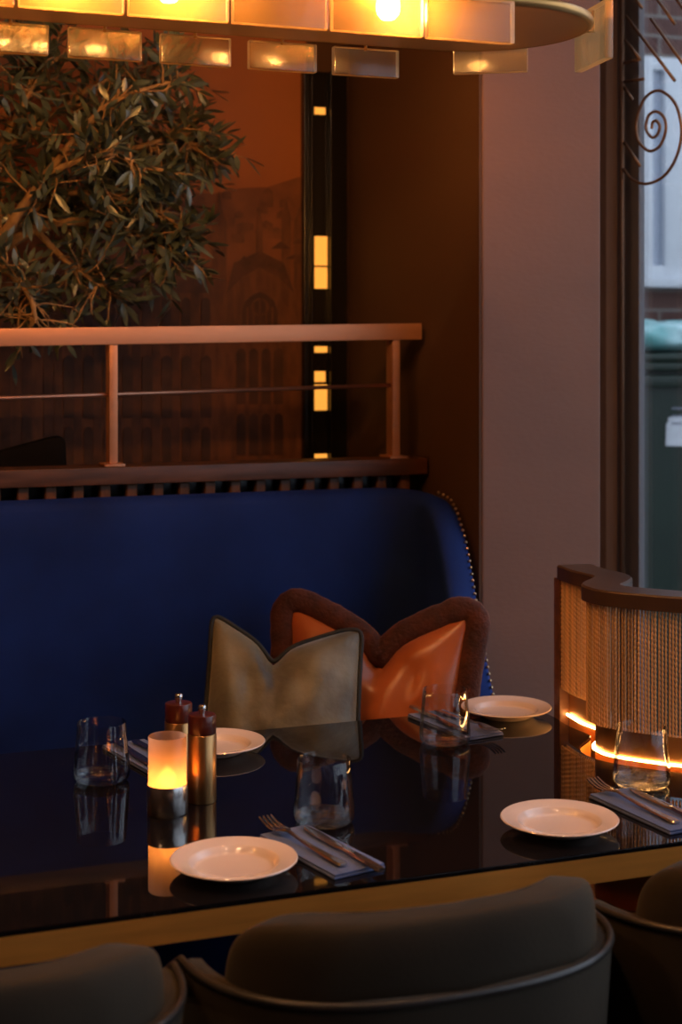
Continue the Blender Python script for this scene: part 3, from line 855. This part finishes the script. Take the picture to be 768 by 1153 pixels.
# pepper mills
def mill(loc, h, label):
    r = thing('pepper_mill', label, 'pepper mill', loc, 0, 'mills behind the candle')
    b = BM(); lathe(b, [(0, 0), (.0215, 0), (.022, .002), (.022, h * .70), (.0212, h * .705), (0, h * .705)], 40); obj('brass_body', b, M['mill_brass'], r, 50)
    b = BM(); lathe(b, [(0, h * .706), (.0205, h * .706), (.0215, h * .712), (.0215, h * .885), (.0205, h * .90), (.017, h * .905), (0, h * .905)], 40); tp = obj('wooden_top', b, M['mill_wood'], r, 50)
    b = BM(); lathe(b, [(0, h * .905), (.0045, h * .905), (.0048, h * .93), (.0066, h * .95), (.0066, h * .985), (.0045, h), (0, h)], 24); obj('knob', b, M['steel'], tp, 60)
    return r
m_b = zz(at(227.5, 902, z=ZT)); mill(m_b, .147, 'brass pepper mill with a mahogany top, right one of the pair')
m_a = zz(at(201, 886, z=ZT)); mill(m_a, .147, 'brass pepper mill with a mahogany top, partly behind the candle lantern')

# cutlery and napkins ---------------------------------------------------------
def napkin(loc, rz, label, cat='napkin'):
    r = None
    b = BM()
    def lay(z0, z1, w, L, ox, oy):
        vs = box(b, (-w + ox, -L + oy, z0), (w + ox, L + oy, z1), .0016, 2)
        for v in vs: v.co.z += .0008 * noise.noise(Vector((v.co.x * 30, v.co.y * 30, z0 * 100)))
    lay(.0008, .0038, .0405, .098, 0, 0); lay(.0040, .0072, .0395, .097, .0006, .0006)
    o = obj('napkin', b, M['napkin'], None, 50, loc); o.rotation_euler.z = rz
    return tag(o, label, cat, 'folded napkins')
def cut_strip(bm, pts):
    """pts: (y, half width, z centre, half thickness) along the piece"""
    rows = []
    for y, w, z, t in pts:
        rows.append([bm.verts.new((x, y, zz_)) for x, zz_ in ((-w, z - t * .3), (-w * .7, z + t), (w * .7, z + t), (w, z - t * .3), (w * .7, z - t), (-w * .7, z - t))])
    for a_, c_ in zip(rows, rows[1:]):
        for k in range(6): bm.faces.new((a_[k], a_[(k + 1) % 6], c_[(k + 1) % 6], c_[k]))
    bm.faces.new(rows[0][::-1]); bm.faces.new(rows[-1])
def fork(loc, rz, label):
    b = BM()
    cut_strip(b, [(-.100, .0062, .003, .0016), (-.097, .0078, .003, .0018), (-.07, .0068, .0032, .0018), (-.02, .0042, .0042, .0018), (.02, .0030, .0072, .0018), (.04, .0034, .0095, .0016), (.048, .0085, .0092, .0012), (.056, .0115, .008, .0011), (.064, .0122, .0066, .0011)])
    for k in range(4):
        x = -.0097 + k * .00647
        rows = []
        for t in range(7):
            y = .0635 + .0415 * t / 6; z = .0066 - .0012 * math.sin(t / 6 * PI) + .007 * (t / 6) ** 2; w = .0021 * (1 - .45 * t / 6)
            rows.append([b.verts.new((x + dx * w, y, z + dz * .0010)) for dx, dz in ((-1, -1), (1, -1), (1, 1), (-1, 1))])
        for a_, c_ in zip(rows, rows[1:]):
            for q in range(4): b.faces.new((a_[q], a_[(q + 1) % 4], c_[(q + 1) % 4], c_[q]))
        b.faces.new(rows[0][::-1]); b.faces.new(rows[-1])
    o = obj('fork', b, M['steel'], None, 40, loc); o.rotation_euler.z = rz
    return tag(o, label, 'fork', 'forks on the napkins')
def knife(loc, rz, label):
    b = BM()
    cut_strip(b, [(-.105, .0045, .0038, .0024), (-.102, .0066, .0038, .003), (-.06, .0062, .0038, .003), (-.012, .0048, .0038, .0026), (-.004, .0048, .0036, .0022), (.004, .0078, .0032, .0011), (.04, .0088, .0030, .0009), (.075, .0086, .0028, .0008), (.095, .0062, .0026, .0007), (.106, .0012, .0024, .0006)])
    o = obj('table_knife', b, M['steel'], None, 40, loc); o.rotation_euler.z = rz
    return tag(o, label, 'knife', 'knives on the napkins')
ZN = ZT + .0090
def setting(cu_, cv_, a, where, fo=(-.014, .02), ko=(.020, -.022), first=None):
    c_, s_ = math.cos(a), math.sin(a)
    def w_(x, y, z): return Vector((cu_ + c_ * x - s_ * y, cv_ + s_ * x + c_ * y, z))
    lab = ('folded slate blue napkin ' + where, 'steel fork on the blue napkin ' + where, 'steel table knife on the blue napkin ' + where)
    if first is None:
        return napkin(w_(0, 0, ZT), a, lab[0]), fork(w_(*fo, ZN - .0012), a, lab[1]), knife(w_(*ko, ZN - .0008), a - .06, lab[2])
    copy1(first[0], w_(0, 0, ZT), lab[0], a); copy1(first[1], w_(*fo, ZN - .0012), lab[1], a); copy1(first[2], w_(*ko, ZN - .0008), lab[2], a - .06)
first = setting(.691, 1.950, R(13), 'nearest the camera, beside the front plate')
setting(1.212, 1.950, R(6), 'at the right in front of the lit screen', first=first)
setting(1.150, 2.512, R(180 + 9), 'at the back left of the far plate', first=first)
setting(.576, 2.497, R(180 + 12), 'between the left glass and the candle', first=first)

# ------------------------------------------------------------------ tub chairs
def chair(loc, rz, label):
    r = thing('tub_chair', label, 'chair', loc, rz, 'tub chairs along the front of the table')
    A, Bk, ARM = .267, .255, .07
    def arc(a, off=0):                # a in [-1,1] round the back, beyond that straight arms
        s = max(-1, min(1, a)); th = -PI / 2 + s * PI / 2
        x = (A - off) * sgn_pow(math.cos(th), .8); y = (Bk - off) * sgn_pow(math.sin(th), .8)
        if abs(a) > 1: y += (abs(a) - 1)
        return x, y
    def rim_z(a): 
        f = abs(a); return .735 - .018 * min(1, f) ** 2 - .6 * max(0, f - 1)
    # shell
    b = BM(); S = [ -1 - ARM + (2 + 2 * ARM) * i / 60 for i in range(61)]
    rows = []
    for a in S:
        zt_ = rim_z(a); row = []
        for off, z in [(.028, .40), (.0, .42), (-.004, .52), (0, .62), (0, zt_ - .012), (.004, zt_ - .003), (.012, zt_), (.026, zt_ - .002), (.032, zt_ - .012), (.034, .60), (.034, .40)]:
            x, y = arc(a, off + (.02 * (1 - (z - .4) / .33) if z < .73 else 0)); row.append(b.verts.new((x, y, z)))
        rows.append(row)
    for a_, c_ in zip(rows, rows[1:]):
        for k in range(11): b.faces.new((a_[k], a_[(k + 1) % 11], c_[(k + 1) % 11], c_[k]))
    b.faces.new(rows[0][::-1]); b.faces.new(rows[-1])
    obj('shell', b, M['chair_velvet'], r, 60)
    b = BM(); tube(b, [Vector((*arc(a, .002), rim_z(a) + .001)) for a in S], .0048, 8); obj('piping', b, M['chair_piping'], r, 180)
    # back pad
    b = BM()
    def padf(x, y, z):
        a = x * .86; off = .052 - .036 * y
        zz_ = .645 + z * .168 - .012 * x * x * (z > 0)
        lean = .012 * max(0, z)
        px_, py_ = arc(a, off + lean * 0)
        return Vector((px_, py_ , zz_))
    superq(b, padf, .40, .34, 96, 28); obj('back_pad', b, M['chair_velvet'], r, 180)
    # seat
    b = BM(); superq(b, lambda x, y, z: Vector((x * .215, .045 + y * .235, .435 + z * .045 + (.012 * (1 - x * x) * (1 - y * y) if z > 0 else 0))), .3, .35, 64, 20); obj('seat', b, M['chair_velvet'], r, 180)
    for sx in (-1, 1):
        for y0, y1 in ((.2, .235), (-.13, -.19)):
            b = BM(); tube(b, [Vector((sx * .17, y0, .405)), Vector((sx * .2, y1, 0))], [.015, .009], 12); obj('leg', b, M['chair_leg'], r, 60)
    return r
CV = 1.755
c1_ = chair((.709, CV, 0), R(1), 'sage green velvet tub chair in the middle, its padded back nearest the camera')
dup(c1_, (.167, CV - .01, 0), R(-2), 'sage green velvet tub chair cut off at the lower left corner')
dup(c1_, (1.252, CV + .005, 0), R(2), 'sage green velvet tub chair at the right end, only its left arm showing')

# ------------------------------------------------------------------ pendant chandelier
ZP = 1.976
LC = Vector((.46, 2.30, ZP))
pd = thing('pendant_lamp', 'long brass chandelier ringed with amber cast glass blocks above the table', 'chandelier', LC)
HA, HB = .82, .185                      # half length, half depth of the rounded plate
def lamp_pt(t, off=0):
    """stadium outline, t in [0,1)"""
    st = 2 * (HA - HB); r = HB + off; L = 2 * st + 2 * PI * HB; s = t * L
    if s < st: return Vector((-st / 2 + s, -r, 0)), Vector((0, -1, 0))
    s -= st
    if s < PI * HB: a = -PI / 2 + s / HB; return Vector((st / 2 + r * math.cos(a), r * math.sin(a), 0)), Vector((math.cos(a), math.sin(a), 0))
    s -= PI * HB
    if s < st: return Vector((st / 2 - s, r, 0)), Vector((0, 1, 0))
    s -= st; a = PI / 2 + s / HB; return Vector((-st / 2 + r * math.cos(a), r * math.sin(a), 0)), Vector((math.cos(a), math.sin(a), 0))
out_ = [lamp_pt(i / 160)[0] for i in range(160)]
b = BM(); prism(b, [(p.x, p.y) for p in out_], 0, .016); 
obj('plate', b, mat('lamp_brass', (.66, .33, .10), .45, metal=.4, var=.08, scale=3), pd, 30)
b = BM(); tube(b, [p + Vector((0, 0, .008)) for p in out_], .009, 8, closed=True); obj('rim', b, M['brass'], pd, 180)
def slab(c, n_, w, h, ztop, th=.016, tilt=0):
    b = BM(); box(b, (-w / 2, -th / 2, -h), (w / 2, th / 2, 0), .003, 2)
    for f in b.faces:
        f.normal_update()
        f.material_index = 0 if abs(f.normal.y) > .9 else 1
    a = math.atan2(n_.y, n_.x) + PI / 2
    m_ = Matrix.Translation(c + Vector((0, 0, ztop))) @ Matrix.Rotation(a, 4, 'Z') @ Matrix.Rotation(tilt, 4, 'X')
    bmesh.ops.transform(b, matrix=m_, verts=b.verts)
    g = obj('glass_block', b, [M['tile'], M['tile_edge']], pd, 30)
    b = BM(); tube(b, [c - n_ * .03 + Vector((0, 0, .006)), c + Vector((0, 0, .006)), c + Vector((0, 0, ztop - .004))], .003, 6); obj('hook', b, M['brass'], g, 180)
# far side blocks
for k in range(10):
    u = .756 + .062 + (k - 5) * .156
    if abs(u - LC.x) < HA - HB + .06 and u < 1.05: slab(Vector((u - LC.x, HB + .022, 0)), Vector((0, 1, 0)), .124, .050, -.002)
# near side blocks
for k in range(10):
    u = .832 + (k - 5) * .152
    if abs(u - LC.x) < HA - HB + .08 and u < 1.1: slab(Vector((u - LC.x, -HB - .022, 0)), Vector((0, -1, 0)), .146, .066, .000)
st = HA - HB
pe = at(552, 50, v=2.49)
for a, w, h, z_ in ((58, .135, .055, .018), (-8, .14, .098, .046)):
    n_ = Vector((math.cos(R(a)), math.sin(R(a)), 0)); slab(Vector((st, 0, 0)) + n_ * (HB + (.022 if a != 22 else .046)), n_, w, h, z_)
for a in (180 - 58, 180, 180 + 45):
    n_ = Vector((math.cos(R(a)), math.sin(R(a)), 0)); slab(Vector((-st, 0, 0)) + n_ * (HB + .022), n_, .12, .055, 0)
# bulbs just inside the near blocks and on the top
for ub in (-.12, .361, .529, .8745):
    b = BM(); c_ = (ub - LC.x, -HB + .040, .010)
    lathe(b, [(0, -.040), (.010, -.038), (.017, -.030), (.019, -.018), (.016, -.006), (.009, -.001), (0, -.001)], 20, c_); bo = obj('bulb', b, M['bulb'], pd, 180)
for ub in (.40, .75, 1.02):
    b = BM(); c_ = (ub - LC.x, HB - .05, .046)
    lathe(b, [(0, -.030), (.010, -.028), (.017, -.020), (.019, -.004), (.016, .012), (.009, .020), (0, .022)], 20, c_); bo = obj('bulb', b, M['bulb'], pd, 180)
for ux in (-.5, .5):
    b = BM(); tube(b, [Vector((ux, 0, .016)), Vector((ux, 0, CEIL - ZP - .02))], .005, 8); ro = obj('suspension_rod', b, M['brass'], pd, 180)
    b = BM(); lathe(b, [(0, CEIL - ZP - .025), (.05, CEIL - ZP - .022), (.055, CEIL - ZP - .001), (0, CEIL - ZP - .001)], 24, (ux, 0, 0)); obj('ceiling_rose', b, M['brass'], ro, 50)

# ------------------------------------------------------------------ unseen ceiling fill lamps, added to warm plates, chairs and table edge
for i, (u, v, s) in enumerate(((-.9, 1.75, 1), (.15, 1.5, 1), (.95, 1.45, 1), (-1.5, .9, 1))):
    d = thing('fill_lamp', 'unseen round warm fill lamp added above the table and chairs', 'fill light', (u, v, CEIL), 0, 'added fill lamps')
    b = BM(); lathe(b, [(.05, 0), (.062, -.002), (.064, -.010), (.060, -.012), (.05, -.008)], 32, close=True); obj('ring', b, M['brass'], d, 60)
    b = BM(); lathe(b, [(0, -.004), (.05, -.004), (.05, -.001), (0, -.001)], 32); obj('lens', b, emit('fill_lamp_glow', (1, .56, .28), 230), d, 0)

# ------------------------------------------------------------------ daylight
w = bpy.data.worlds.new('overcast_sky'); sc.world = w; w.use_nodes = True
WN, WL = w.node_tree.nodes, w.node_tree.links
bg = WN['Background']; bg.inputs[1].default_value = 2.0
tc = WN.new('ShaderNodeTexCoord'); sx = WN.new('ShaderNodeSeparateXYZ'); rp = WN.new('ShaderNodeValToRGB')
WL.new(tc.outputs['Generated'], sx.inputs[0]); WL.new(sx.outputs['Z'], rp.inputs[0]); WL.new(rp.outputs[0], bg.inputs[0])
rp.color_ramp.elements[0].color = (.60, .68, .80, 1); rp.color_ramp.elements[1].color = (.72, .84, 1.0, 1)
pa = bpy.data.lights.new('window_portal', 'AREA'); pa.shape = 'RECTANGLE'; pa.size = 4.2; pa.size_y = 2.35
pa.cycles.is_portal = True
po = bpy.data.objects.new('window_portal', pa); COL.objects.link(po); po.location = (WR + .12, .93, 1.52); po.rotation_euler = (0, PI / 2, 0)
po.rotation_euler = (PI / 2, 0, PI / 2)
